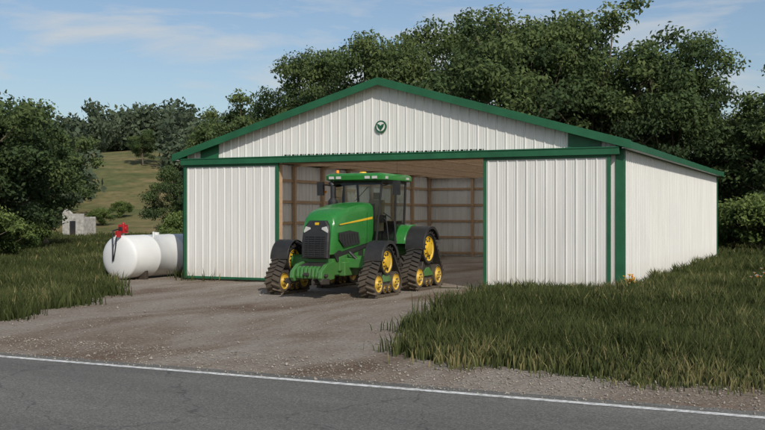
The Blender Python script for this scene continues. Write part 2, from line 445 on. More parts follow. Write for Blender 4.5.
door('sliding_door_west',.12,D0); door('sliding_door_east',D1,15.28)
mb=MB()
for x0,x1 in ((D0-.12,D0-.03),(D1+.03,D1+.12)): mb.box((x0,-.04,0),(x1,.16,TR),M_wood)
mb.build('door_jambs',shed,.005)
mb=MB()
mb.lathe((W/2,-.075,5.18),'y',[(.20,.0),(.20,.04)],M_green,32)
mb.lathe((W/2,-.082,5.18),'y',[(.15,.0),(.15,.005)],M_white,32)
mb.prism([(W/2-.13,5.27),(W/2-.05,5.25),(W/2,5.20),(W/2+.05,5.25),(W/2+.13,5.27),(W/2+.10,5.16),(W/2+.05,5.10),(W/2,5.04),(W/2-.05,5.10),(W/2-.10,5.16)],'y',-.092,-.084,M_green)
mb.build('gable_emblem',shed)
mb=MB()
for i in range(10):
    y=min(max(i*sp,.1),Lb-.12)
    for x in (.1,W-.1): mb.box((x-.07,y-.07,0),(x+.07,y+.07,EAVE-.03),M_wood)
for x in np.linspace(.1,W-.1,7)[1:-1]:
    mb.box((x-.07,Lb-.19,0),(x+.07,Lb-.05,zr(x)-.1),M_wood)
for z in (.12,1.0,1.9,2.8,3.7):
    mb.box((.012,.18,z),(.05,Lb-.2,z+.12),M_wood); mb.box((W-.05,.18,z),(W-.012,Lb-.2,z+.12),M_wood)
    mb.box((.18,Lb-.05,z),(W-.18,Lb-.012,z+.12),M_wood)
mb.box((D0+.05,.0,TR+.0),(D1-.05,.14,TR+.32),M_wood)
mb.build('wall_posts_and_girts',shed)
mb=MB()
for i in range(10):
    y=min(max(i*sp,.22),Lb-.25)
    mb.box((.05,y-.04,EAVE-.06),(W-.05,y+.04,EAVE+.1),M_wood)
    for a,b in ((.1,W/2),(W-.1,W/2)): mb.beam((a,y,zr(a)-.02),(b,y,zr(b)-.08),.07,.14,M_wood)
    for s in (0,1):
        g=lambda u:(u if s==0 else W-u)
        mb.beam((g(2.0),y,EAVE+.1),(g(3.0),y,zr(3.0)-.08),.05,.09,M_wood)
        mb.beam((g(4.2),y,EAVE+.1),(g(3.0),y,zr(3.0)-.08),.05,.09,M_wood)
        mb.beam((g(4.2),y,EAVE+.1),(g(5.6),y,zr(5.6)-.08),.05,.09,M_wood)
        mb.beam((g(W/2-.02),y,EAVE+.1),(g(5.6),y,zr(5.6)-.08),.05,.09,M_wood)
for u in np.arange(.4,W/2,.95):
    for q in (u,W-u): mb.box((q-.02,.1,zr(u)-.07),(q+.02,Lb-.1,zr(u)+.02),M_wood)
for u in (3.0,5.4,7.8,10.2,12.6): mb.box((u-.05,.3,EAVE-.10),(u+.05,Lb-.3,EAVE-.062),M_wood)
mb.build('roof_trusses_and_purlins',shed)
mb=MB(); mb.add([(.0,0,.01),(W,0,.01),(W,Lb,.01),(0,Lb,.01)],[(0,1,2,3)],M_floor); mb.build('shed_floor',shed)

# ------------------------------------------------------------------ fuel tank
tank=empty('fuel_tank',(-1.66,-1.7,0))
mb=MB(); R=.77; LT=4.4
prof=[(0.0001,0)]+[(R*math.sin(a),.2*(1-math.cos(a))) for a in np.linspace(.12,math.pi/2,9)]
prof+=[(R,LT*.33),(R+.006,LT*.33+.01),(R+.006,LT*.33+.05),(R,LT*.33+.06),(R,LT*.66),(R+.006,LT*.66+.01),(R+.006,LT*.66+.05),(R,LT*.66+.06)]
prof+=[(R*math.sin(a),LT-.2*(1-math.cos(a))) for a in np.linspace(math.pi/2,.12,9)]+[(0.0001,LT)]
mb.lathe((0,0,R+.04),'y',prof,M_tank,48); mb.build('tank_shell',tank,0,40)
mb=MB()
for y in (.8,LT-.9): mb.prism([(-.62,0),(.62,0),(.62,.32),(.3,.10),(-.3,.10),(-.62,.32)],'y',y,y+.16,M_dark)
mb.build('saddle_supports',tank,.01)
mb=MB()
mb.cyl((0,.35,2*R),(0,.35,2*R+.12),.05,.05,M_steel)
mb.box((-.12,.22,2*R+.12),(.12,.46,2*R+.42),M_red); mb.cyl((-.15,.35,2*R+.28),(.17,.35,2*R+.28),.08,.08,M_red)
mb.cyl((0,.35,2*R+.42),(0,.35,2*R+.50),.06,.04,M_red)
mb.box((-.08,.19,2*R+.20),(.08,.219,2*R+.34),M_dark)
mb.build('fuel_pump',tank,.015,35)
mb=MB()
pts=[(-.2,.3,2*R+.25)]
for t in np.linspace(0,1,14):
    pts.append((-.16+.10*math.sin(t*math.pi),-.02-.1*math.sin(t*math.pi),2*R+.2-1.05*math.sin(t*math.pi*.5)))
for t in np.linspace(0,1,12)[1:]:
    pts.append((-.06+.14*math.sin(t*math.pi/2),-.10,2*R-.85+1.0*t))
mb.tube(pts,.022,M_hose); mb.build('fuel_hose',tank,0,60)
mb=MB(); mb.box((.04,-.12,2*R-.02),(.12,.1,2*R+.2),M_red); mb.cyl((.08,-.12,2*R+.05),(.08,-.22,2*R-.14),.018,.014,M_steel)
mb.cyl((.35,1.6,2*R-.1),(.35,1.6,2*R+.15),.04,.04,M_tank)
mb.cyl((0,2.2,2*R),(0,2.2,2*R+.12),.12,.12,M_tank)
mb.build('nozzle_and_caps',tank,.006)

# ------------------------------------------------------------------ tractor (x forward, y left)
tr=empty('tracked_farm_tractor',(8.15,-2.5,0.02),-math.pi/2)
def hull(circs,off=0,n=64):
    pts=[]
    for (cx,cz,r) in circs:
        for i in range(n):
            a=2*math.pi*i/n; pts.append((cx+(r+off)*math.cos(a),cz+(r+off)*math.sin(a)))
    pts=sorted(set(pts))
    def half(ps):
        h=[]
        for p in ps:
            while len(h)>=2 and (h[-1][0]-h[-2][0])*(p[1]-h[-2][1])-(h[-1][1]-h[-2][1])*(p[0]-h[-2][0])<=0: h.pop()
            h.append(p)
        return h
    a=half(pts);b=half(pts[::-1]); return a[:-1]+b[:-1]
def resample(poly,step):
    P=[Vector(p) for p in poly]; out=[]; tot=sum((P[(i+1)%len(P)]-P[i]).length for i in range(len(P)))
    k=int(tot/step); st=tot/k; nxt=0;acc=0
    for i in range(len(P)):
        a=P[i];b=P[(i+1)%len(P)];L=(b-a).length
        while nxt<acc+L-1e-9 and len(out)<k:
            t=(nxt-acc)/L; d=(b-a)/L; out.append((a+(b-a)*t,Vector((d.y,-d.x)))); nxt+=st
        acc+=L
    return out
def track(name,cx,cy,drive,idl,w,side):
    circs=[(cx+drive[0],drive[1],drive[2])]+[(cx+a,b,r) for a,b,r in idl]
    mb=MB()
    smp=resample(hull(circs),.05); n=len(smp)
    vs=[]
    for p,nr in smp:
        q=p+nr*.045
        vs+=[(p.x,cy-w/2,p.y),(p.x,cy+w/2,p.y),(q.x,cy+w/2,q.y),(q.x,cy-w/2,q.y)]
    fs=[]
    for i in range(n):
        j=(i+1)%n
        for k in range(4): fs.append((4*i+k,4*i+(k+1)%4,4*j+(k+1)%4,4*j+k))
    mb.add(vs,fs,M_rubber)
    lug=resample(hull(circs,.045),.15)
    for i,(p,nr) in enumerate(lug):
        tg=Vector((-nr.y,nr.x))
        for s in (-1,1):
            c0=p; sh=.05 if s>0 else -.025
            P=[]
            for (yy,dt) in ((.0,.055+sh),(w/2+.012,-.03+sh)):
                for a in (-.028,.028):
                    for h in (-.01,.048):
                        q=c0+tg*(dt+a*(1 if h<0 else .75))+nr*h; P.append((q.x,cy+s*yy+(s*.004 if yy==0 else 0),q.y))
            mb.add(P,[(0,1,3,2),(4,6,7,5),(0,4,5,1),(2,3,7,6),(1,5,7,3),(0,2,6,4)],M_rubber)
    for i,(p,nr) in enumerate(resample(hull(circs),.16)):
        mb.beam((p.x,cy-.05,p.y),(p.x-nr.x*.07,cy-.05,p.y-nr.y*.07),.05,.05,M_rubber,(0,1,0))
    mb.build(name+'_rubber_belt',tr)
    mb=MB()
    def wheel(x,z,r,big):
        for s in (-1,1):
            y0=cy+s*(w/2-.035)
            if big:
                mb.lathe((x,y0,z),'y',[(r-.005,-s*.17),(r-.005,0),(r-.03,s*.012),(r*.84,-s*.0),(r*.83,-s*.16)],M_black,32)
                pr=[(r*.83,-s*.04),(r*.80,s*.004),(r*.74,-s*.03),(r*.62,-s*.07),(r*.42,-s*.02),(r*.40,s*.04),(.0001,s*.05)]
            else:
                mb.lathe((x,y0,z),'y',[(r-.01,-s*.16),(r-.01,0),(r-.03,s*.012),(r*.78,s*.006),(r*.77,-s*.15)],M_rubber,32)
                pr=[(r*.77,-s*.03),(r*.74,s*.008),(r*.66,-s*.03),(r*.5,-s*.045),(r*.40,s*.0),(r*.34,s*.03),(.0001,s*.035)]
            mb.lathe((x,y0,z),'y',pr,M_yellow,32)
            nb=10 if big else 6; rb=r*(.52 if big else .30)
            for k in range(nb):
                a=2*math.pi*k/nb; mb.cyl((x+rb*math.cos(a),y0-s*.05,z+rb*math.sin(a)),(x+rb*math.cos(a),y0+s*(.0 if big else .05),z+rb*math.sin(a)),.02,.02,M_dark,6)
            if big:
                for k in range(8):
                    a=2*math.pi*(k+.5)/8; rr=r*.70
                    mb.lathe((x+rr*math.cos(a),y0-s*.05,z+rr*math.sin(a)),'y',[(.045,-.03),(.045,.02)],M_black,10)
    wheel(circs[0][0],circs[0][1],circs[0][2],True)
    for c in circs[1:]: wheel(c[0],c[1],c[2],False)
    for xx,rr in ((-.15,.14),(.15,.14)):
        wheel(cx+xx,rr+.07,rr,False)
    mb.build(name+'_wheels',tr,0,35)
    mb=MB()
    mb.prism([(cx+idl[0][0]*.9,.30),(cx+idl[1][0]*.9,.30),(cx+idl[1][0]*.6,.52),(cx+.1,drive[1]-.05),(cx-.1,drive[1]-.05),(cx+idl[0][0]*.6,.52)],'y',cy-.13,cy+.13,M_dark)
    mb.prism([(cx+idl[0][0]*.75,.40),(cx+idl[1][0]*.75,.40),(cx+.12,.66),(cx-.12,.66)],'y',cy+side*.14,cy+side*(w/2-.07),M_tgreen)
    mb.cyl((cx,cy-side*.45,drive[1]),(cx,cy+side*.1,drive[1]),.17,.17,M_tgreen,20)
    mb.build(name+'_frame',tr,.02)
for nm,s in (('left',1),('right',-1)):
    track('front_'+nm+'_track',1.5,s*1.5,(0,.96,.38),[(-.58,.37,.31),(.58,.37,.31)],.46,s)
    track('rear_'+nm+'_track',-1.55,s*1.5,(0,1.24,.47),[(-.74,.40,.34),(.74,.40,.34)],.48,s)
def fender(mb,cx,cz,r,a0,a1,y0,y1,mat,th=.035,drop=.09):
    A=np.linspace(math.radians(a0),math.radians(a1),18)
    outer=[(cx+r*math.cos(a),cz+r*math.sin(a)) for a in A]; inner=[(cx+(r-th)*math.cos(a),cz+(r-th)*math.sin(a)) for a in A]
    mb.prism(outer+inner[::-1],'y',y0,y1,mat)
    inn2=[(cx+(r-drop)*math.cos(a),cz+(r-drop)*math.sin(a)) for a in A]
    yo=max(y0,y1,key=abs); mb.prism(outer+inn2[::-1],'y',yo+.001*np.sign(yo),yo+.02*np.sign(yo),mat)
mb=MB()
for s in (1,-1):
    fender(mb,1.5,1.0,.56,0,172,s*1.22,s*1.78,M_black)
    mb.beam((1.5,s*.6,1.2),(1.5,s*1.3,1.52),.08,.06,M_black)
    fender(mb,-1.55,1.28,.66,-5,160,s*1.18,s*1.80,M_black)
    fender(mb,-1.55,1.28,.70,10,150,s*.80,s*1.17,M_tgreen,.04,.3)
mb.build('track_fenders',tr,.01,40)
mb=MB()
mb.box((-2.3,-.42,.62),(1.9,.42,1.28),M_dark)
mb.box((-2.2,-.30,.42),(-.8,.30,.7),M_tgreen)
mb.box((1.25,-1.28,.78),(1.75,1.28,1.06),M_tgreen)
mb.box((1.15,-.62,.56),(2.0,.62,.96),M_tgreen)
for s in (1,-1):
    mb.cyl((1.5,s*.55,.92),(1.5,s*1.3,.94),.21,.17,M_tgreen,18)
    mb.cyl((1.78,s*.62,1.25),(1.66,s*.95,.9),.045,.045,M_dark,10)
    mb.cyl((-1.55,s*.4,1.22),(-1.55,s*1.25,1.22),.22,.2,M_tgreen,20)
    mb.prism([(1.0,.85),(2.15,.70),(2.15,1.1),(1.0,1.25)],'y',s*.44,s*.54,M_tgreen)
mb.build('chassis_and_axles',tr,.025)
mb=MB() # front weight frame and hitch
mb.box((1.95,-.46,.60),(2.44,.46,1.06),M_tgreen)
for s in (1,-1):
    mb.prism([(2.40,.50),(3.10,.46),(3.18,.56),(3.14,.74),(2.85,.92),(2.40,1.00)],'y',s*.38,s*.50,M_tgreen)
    mb.prism([(2.84,.38),(3.30,.40),(3.34,.48),(3.22,.55),(2.84,.54)],'y',s*.52,s*.58,M_dark)
    mb.cyl((3.0,s*.30,.62),(3.0,s*.60,.62),.05,.05,M_dark,10)
mb.prism([(2.46,.60),(2.90,.60),(2.94,.68),(2.86,.88),(2.46,.96)],'y',-.375,.375,M_dark)
for k in range(6):
    y=-.34+k*.118; mb.prism([(2.95,.52),(3.08,.54),(3.10,.60),(3.06,.82),(2.92,.88)],'y',y,y+.09,M_tgreen)
mb.box((3.11,-.10,.62),(3.14,.10,.70),M_dark)
for s in (1,-1):
    mb.beam((-2.2,s*.35,.75),(-2.95,s*.42,.55),.07,.1,M_dark); mb.beam((-2.2,s*.3,1.15),(-2.8,s*.35,.75),.05,.05,M_dark)
mb.box((-2.9,-.45,.5),(-2.8,.45,.6),M_dark)
mb.build('front_frame_and_hitch',tr,.015)
# hood: crisp shoulders, falling to a raked nose
def sec(x,w,zb,zt,rk=0.0):
    h=[(w*.93,zb),(w,zb+.25),(w,zt-.42),(w*.99,zt-.26),(w*.95,zt-.13),(w*.84,zt-.045),(w*.62,zt-.012),(w*.3,zt+.006),(0,zt+.012)]
    l=[(-a,b) for a,b in h[:-1]][::-1]
    return [(x-rk*(b-zb)**2,a,b) for a,b in h+l]
mb=MB()
mb.loft([sec(-.05,.55,1.50,2.66),sec(.5,.56,1.44,2.65),sec(1.0,.56,1.38,2.61),sec(1.5,.555,1.32,2.54),sec(1.95,.54,1.26,2.46,.04),
         sec(2.30,.515,1.20,2.37,.10),sec(2.50,.49,1.18,2.28,.16),sec(2.57,.45,1.18,2.22,.20)],M_tgreen,True,True)
mb.build('hood',tr,0,30)
mb=MB()
mb.prism([(-.04,1.10),(2.25,.98),(2.42,1.18),(2.2,1.28),(-.04,1.54)],'y',-.50,.50,M_black)
def gx_(z): return 2.60-.20*max(0,z-1.18)**2
G=[(.42,1.06),(.43,1.30),(.43,1.55),(.42,1.78),(.37,1.99),(.27,2.13)]
def ring(dx,k,dz):
    R_=[(y*k,z+dz*(1 if i==0 else (-1 if i==len(G)-1 else 0))) for i,(y,z) in enumerate(G)]
    return [(gx_(z)+dx,y,z) for y,z in R_]+[(gx_(z)+dx,-y,z) for y,z in R_[::-1]]
mb.loft([ring(-.06,1,0),ring(.035,.98,.01),ring(.055,.88,.035)],M_black,True,True)
for k in range(10):
    z=1.13+k*.06; x=gx_(z)+.045; mb.box((x,-.31,z),(x+.032,.31,z+.016),M_dark)
for y in (-.2,0,.2):
    for z0,z1 in ((1.12,1.4),(1.4,1.70)): mb.beam((gx_(z0)+.07,y,z0),(gx_(z1)+.07,y,z1),.02,.02,M_dark)
for s in (1,-1):
    mb.prism([(.95,1.46),(1.95,1.38),(2.25,1.58),(2.25,1.78),(1.6,1.84),(1.05,1.78)],'y',s*.550,s*.572,M_black)
    for k in range(7): mb.beam((1.08+k*.16,s*.575,1.50-k*.012),(1.16+k*.16,s*.575,1.75),.018,.012,M_dark)
    mb.box((.46,s*.562,1.46),(.475,s*.566,2.36),M_black)
    mb.prism([(-.04,1.56),(.02,1.56),(.02,2.62),(-.04,2.62)],'y',s*.40,s*.565,M_black)
mb.build('grille_and_engine_panels',tr,.004)
mb=MB()
for s in (1,-1):
    xx=gx_(1.86)+.045
    mb.prism([(s*.18,1.88),(s*.375,1.78),(s*.38,1.84),(s*.32,1.96),(s*.19,1.93)],'x',xx-.02,xx+.03,M_lamp)
    mb.prism([(.10,2.16),(2.20,1.995),(2.24,2.02),(.10,2.23)],'y',s*.550,s*.566,M_yellow)
mb.box((gx_(2.04)+.04,-.06,2.00),(gx_(2.04)+.075,.06,2.07),M_yellow)
mb.build('headlamps_and_stripe',tr,.004)
# cab
mb=MB()
mb.prism([(-1.75,1.32),(-.9,1.32),(.0,1.12),(.02,1.42),(-1.75,1.58)],'y',-.74,.74,M_tgreen)
mb.box((-.6,-.78,1.10),(.0,-.45,1.40),M_black)
mb.prism([(-1.9,1.5),(-1.77,1.5),(-1.77,2.1),(-1.9,2.0)],'y',-.7,.7,M_black)
mb.build('cab_base',tr,.03)
ZB=1.44
bot=[(.06,.66),(-.85,.86),(-1.74,.76)]; top=[(-.06,.80),(-.85,.90),(-1.72,.84)]
ZR=3.30
mb=MB()
for s in (1,-1):
    for i,((bx,by),(tx,ty)) in enumerate(zip(bot,top)):
        mb.beam((bx,s*by,ZB-.02),(tx,s*ty,ZR+.02),.05,.06 if i<2 else .08,M_black)
    for z,P in ((ZB,bot),(ZR-.02,top)):
        for (ax,ay),(bx,by) in zip(P[:-1],P[1:]): mb.beam((ax,s*ay,z),(bx,s*by,z+.01),.05,.06,M_black)
    mb.beam((-.1,s*.83,2.35),(-.5,s*.89,2.2),.03,.03,M_black)
for z,x,w_ in ((ZB,.06,.66),(ZR-.02,-.06,.80)): mb.beam((x,-w_,z),(x,w_,z),.06,.06,M_black)
for z,x,w_ in ((ZB+.04,-1.74,.76),(ZR-.02,-1.72,.84)): mb.beam((x,-w_,z),(x,w_,z),.06,.06,M_black)
mb.beam((.04,-.05,2.7),(-.02,.35,3.12),.02,.02,M_black)
mb.build('cab_frame',tr,.008)
mb=MB()
def quad(a,b,c,d,m): mb.add([a,b,c,d],[(0,1,2,3)],m)
quad((.06,-.64,ZB),(.06,.64,ZB),(-.06,.78,ZR),(-.06,-.78,ZR),M_glass)
quad((-1.74,-.74,ZB),(-1.74,.74,ZB),(-1.72,.82,ZR),(-1.72,-.82,ZR),M_glass)
for s in (1,-1):
    quad((.05,s*.66,ZB),(-.85,s*.86,ZB),(-.85,s*.90,ZR),(-.06,s*.80,ZR),M_glass)
    quad((-.85,s*.86,ZB),(-1.74,s*.76,ZB),(-1.72,s*.84,ZR),(-.85,s*.90,ZR),M_glass)
mb.build('cab_glazing',tr)
mb=MB()
def rsec(z,x0,x1,w,c):
    return [(x0+c,-w,z),(x1-c,-w,z),(x1-c*.3,-w+c*.3,z),(x1,-w+c,z),(x1+.03,0,z),(x1,w-c,z),(x1-c*.3,w-c*.3,z),(x1-c,w,z),(x0+c,w,z),(x0,w-c,z),(x0,-w+c,z)]
mb.loft([rsec(3.31,-1.97,.20,.88,.10),rsec(3.34,-2.02,.27,.96,.12),rsec(3.46,-2.02,.28,.97,.12),rsec(3.52,-1.98,.22,.93,.14),rsec(3.54,-1.88,.10,.84,.16)],M_tgreen)
mb.build('cab_roof',tr,0,40)
mb=MB()
for y in (-.72,-.48,.48,.72): mb.box((.24,y-.08,3.36),(.315,y+.08,3.44),M_lamp)
for s in (1,-1):
    mb.box((.05,s*.965-.015,3.36),(-.12,s*.965+.015,3.44),M_lamp); mb.box((-1.5,s*.965-.015,3.37),(-1.7,s*.965+.015,3.44),M_lamp)
    mb.box((-.2,s*1.2-.02,2.95),(-.16,s*1.2+.05,3.03),M_amber)
mb.cyl((-.15,-.74,3.50),(-.15,-.74,3.56),.05,.05,M_black); mb.cyl((-.15,-.74,3.56),(-.15,-.74,3.65),.05,.045,M_amber)
mb.cyl((-.4,0,3.53),(-.4,0,3.60),.13,.10,M_yellow,20)
mb.cyl((-1.6,.6,3.5),(-1.6,.6,4.0),.008,.005,M_black,6)
mb.build('work_lights_and_beacon',tr,.006)
mb=MB()
for s in (1,-1):
    mb.tube([(-.10,s*.78,3.15),(-.02,s*1.05,3.2),(-.05,s*1.28,3.2)],.018,M_black)
    mb.box((-.10,s*1.28-.11,2.88),(-.02,s*1.28+.11,3.3),M_black)
    mb.box((-.105,s*1.28-.09,2.92),(-.101,s*1.28+.09,3.26),M_steel)
mb.build('mirrors',tr,.02)
mb=MB()
mb.cyl((.16,-.74,1.7),(.16,-.74,2.70),.15,.15,M_black,20); mb.cyl((.16,-.74,2.70),(.16,-.74,2.80),.15,.08,M_black,20)
mb.cyl((.16,-.74,2.78),(.16,-.74,3.16),.075,.075,M_dark,16); mb.cyl((.16,-.74,3.16),(.16,-.82,3.28),.075,.075,M_dark,16)
mb.build('exhaust_stack',tr,.0,35)
mb=MB()
mb.box((-1.35,-.26,1.78),(-.85,.26,2.05),M_seat); mb.prism([(-1.38,2.05),(-1.22,2.05),(-1.34,2.75),(-1.46,2.75)],'y',-.25,.25,M_seat)
mb.prism([(-1.42,2.76),(-1.36,2.76),(-1.40,2.98),(-1.47,2.98)],'y',-.13,.13,M_seat)
mb.box((-1.2,.30,2.05),(-.75,.42,2.28),M_black); mb.box((-1.2,-.55,2.0),(-.7,-.30,2.28),M_black); mb.box((-1.25,-.2,1.45),(-.95,.2,1.78),M_black)
mb.beam((-.25,0,1.5),(-.42,0,2.35),.10,.10,M_black)
pts=[(-.45+.06*math.sin(a),.2*math.cos(a),2.42+.18*math.sin(a)) for a in np.linspace(0,2*math.pi,17)]
mb.tube(pts,.015,M_black); mb.beam((-.45,-.2,2.42),(-.45,.2,2.42),.03,.02,M_black)
mb.box((-.5,-.62,2.35),(-.46,-.36,2.6),M_black)
mb.build('seat_and_controls',tr,.02)
mb=MB()
mb.prism([(-.75,.72),(.35,.72),(.55,.95),(.55,1.30),(-.55,1.34),(-.75,1.25)],'y',.46,1.0,M_black)
mb.prism([(-.75,.72),(.35,.72),(.55,.95),(.55,1.30),(-.55,1.34),(-.75,1.25)],'y',-1.0,-.46,M_black)
mb.prism([(.0,.80),(.34,.76),(.52,.97),(.5,1.28),(.0,1.31)],'y',1.002,1.03,M_tgreen)
mb.prism([(.50,.80),(.98,.80),(.98,1.28),(.50,1.28)],'x',.56,.60,M_tgreen)
for k in range(4): mb.box((-.45,.95+.06*(3-k),.38+k*.3),(.0,1.2+.06*(3-k)-.05,.41+k*.3),M_dark)
for x in (-.46,.0): mb.beam((x,1.32,.36),(x,1.08,1.32),.03,.08,M_black)
for x in (-.5,.05): mb.tube([(x,1.08,1.4),(x,1.0,2.1),(x-.05,.90,2.2)],.016,M_black)
mb.build('side_tanks_and_steps',tr,.02)

# ------------------------------------------------------------------ trees
def branch(vs,fs,p0,p1,r0,r1,n=7,bend=.1,segs=5):
    p0=np.array(p0);p1=np.array(p1); d=p1-p0; L=np.linalg.norm(d); d=d/L
    a=np.cross(d,[0,0,1.]) if abs(d[2])<.95 else np.cross(d,[1.,0,0]); a/=np.linalg.norm(a); b=np.cross(a,d)
    o=len(vs); off=rng.normal(0,bend*L,2)
    for k in range(segs+1):
        t=k/segs; c=p0+(p1-p0)*t+(a*off[0]+b*off[1])*math.sin(t*math.pi)*.6
        r=r0+(r1-r0)*t
        for i in range(n):
            th=2*math.pi*i/n; vs.append(c+a*math.cos(th)*r+b*math.sin(th)*r)
    for k in range(segs):
        for i in range(n): fs.append((o+k*n+i,o+k*n+(i+1)%n,o+(k+1)*n+(i+1)%n,o+(k+1)*n+i))
def make_tree(name,H,Rc,base,nclump,nleaf,lsize,lmat,top=1.0,seed=1,cs=.19):
    global rng
    rng=np.random.default_rng(seed)
    vs=[];fs=[]
    zc=(H+base)/2; hz=(H-base)/2
    C=[]
    lob=rng.normal(size=(9,3)); lob/=np.linalg.norm(lob,axis=1)[:,None]
    while len(C)<nclump:
        d=rng.normal(size=3); d/=np.linalg.norm(d)
        r=rng.random()**.4
        bulge=.68+.44*max(0,(lob@d).max()-.55)/.45
        p=np.array([d[0]*Rc*r*bulge,d[1]*Rc*r*bulge,zc+d[2]*hz*r*(bulge*.9+.05)])
        f=(p[2]-base)/(H-base)
        taper=1.0 if f<.55 else (1-(f-.55)*.55*top)
        p[0]*=taper;p[1]*=taper
        if f<.25 and rng.random()<.45: continue
        C.append(p)
    C=np.array(C)
    branch(vs,fs,(0,0,-.3),(rng.normal(0,.2),rng.normal(0,.2),base+hz*.9),H*.024+.05,H*.010,9,.03,8)
    for i in rng.choice(len(C),min(len(C),44),replace=False):
        c=C[i]; z0=min(base+hz*.85,max(base*.6,c[2]*.55)); branch(vs,fs,(0,0,z0),c*[.97,.97,1],H*.008,.02,5,.08,4)
    tv=np.array(vs); tf=np.array(fs)
    cr=rng.uniform(.5,1.3,len(C))*Rc*cs
    w=cr**1.6; cnt=rng.choice(len(C),nleaf,p=w/w.sum())
    d=rng.normal(size=(nleaf,3)); d/=np.linalg.norm(d,axis=1)[:,None]
    rr=rng.random(nleaf)**.5
    P=C[cnt]+d*(rr*cr[cnt])[:,None]*[1.2,1.2,.7]
    P+=rng.normal(0,.12,P.shape)
    a=rng.normal(size=(nleaf,3)); nrm=d*.7+rng.normal(size=(nleaf,3))*.6+[0,0,.35]; nrm/=np.linalg.norm(nrm,axis=1)[:,None]
    a=np.cross(nrm,a); a/=np.linalg.norm(a,axis=1)[:,None]; b=np.cross(nrm,a)
    s=lsize*rng.uniform(.6,1.35,nleaf)[:,None]
    q=np.stack([P-a*s, P-b*s*.5+nrm*s*.12, P+a*s*.9, P+b*s*.5+nrm*s*.12],1).reshape(-1,3)
    ct=rng.uniform(.1,.75,len(C))
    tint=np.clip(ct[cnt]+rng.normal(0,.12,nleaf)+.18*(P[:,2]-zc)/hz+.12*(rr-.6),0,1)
    lf=np.arange(nleaf*4).reshape(-1,4)+len(tv)
    V=np.concatenate([tv,q]); mi=np.concatenate([np.zeros(len(tf)),np.ones(nleaf)])
    return fast_mesh(name,V,[tf,lf],[M_bark,lmat],mi,np.concatenate([np.zeros(len(tv)),np.repeat(tint,4)]))
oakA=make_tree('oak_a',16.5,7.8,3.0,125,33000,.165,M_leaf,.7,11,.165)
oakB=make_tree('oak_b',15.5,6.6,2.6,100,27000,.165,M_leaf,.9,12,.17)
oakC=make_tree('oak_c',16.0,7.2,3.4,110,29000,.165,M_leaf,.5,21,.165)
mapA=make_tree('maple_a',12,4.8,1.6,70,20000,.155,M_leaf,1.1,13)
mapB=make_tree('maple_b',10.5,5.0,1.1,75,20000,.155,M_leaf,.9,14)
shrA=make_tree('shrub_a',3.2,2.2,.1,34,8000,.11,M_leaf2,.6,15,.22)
def plant(name,me,L,D,sc=1.0,sz=None):
    x,y=site(L,D); o=bpy.data.objects.new(name,me); COL.objects.link(o)
    o.location=(x,y,float(height(x,y))-.05); o.rotation_euler=(0,0,random.random()*6.28)
    o.scale=(sc,sc,sz if sz else sc); return o
T=[('oak_tree',oakC,596,68,1.05,1.10),('oak_tree',oakB,520,66,1.0,1.08),('oak_tree',oakB,672,66,.85,.92),('oak_tree',oakA,445,78,.98,1.10),
   ('oak_tree',oakC,378,78,.9,1.10),('oak_tree',oakA,325,86,.8,1.0),('oak_tree',oakB,275,88,.8,.88),
   ('maple_tree',mapA,240,76,.9,.97),('maple_tree',mapA,212,84,.7,.95),('maple_tree',mapB,178,62,.42,.50),
   ('maple_tree',mapB,5,60,.9,.86),('maple_tree',mapA,46,70,.75,.80),('maple_tree',mapB,-50,55,1.1,.98),('maple_tree',mapA,-120,60,1.1,1.0),
   ('maple_tree',mapB,748,66,.9,.90),('maple_tree',mapA,800,62,1.1,1.0),('maple_tree',mapB,850,64,1.2,1.1),('maple_tree',mapA,712,80,.8,.95),
   ('oak_tree',oakA,560,88,.9,1.05),('oak_tree',oakA,900,72,1,1),('maple_tree',mapA,-190,66,1.1,1.0),
   ('maple_tree',mapB,143,150,.5,.5)]
for nm,me,px,D,s,sz in T: plant(nm,me,(px-382.5)/1000*D,D,s,sz)
for px,D,s in ((735,60,1.0),(758,57,1.1),(790,56,1.0),(712,64,.9),(186,58,.8),(168,55,.5),(30,60,.8),(5,52,.7),(-25,50,.9),(820,58,1),(100,105,.6),(122,112,.6)):
    plant('wild_shrub',shrA,(px-382.5)/1000*D,D,s)
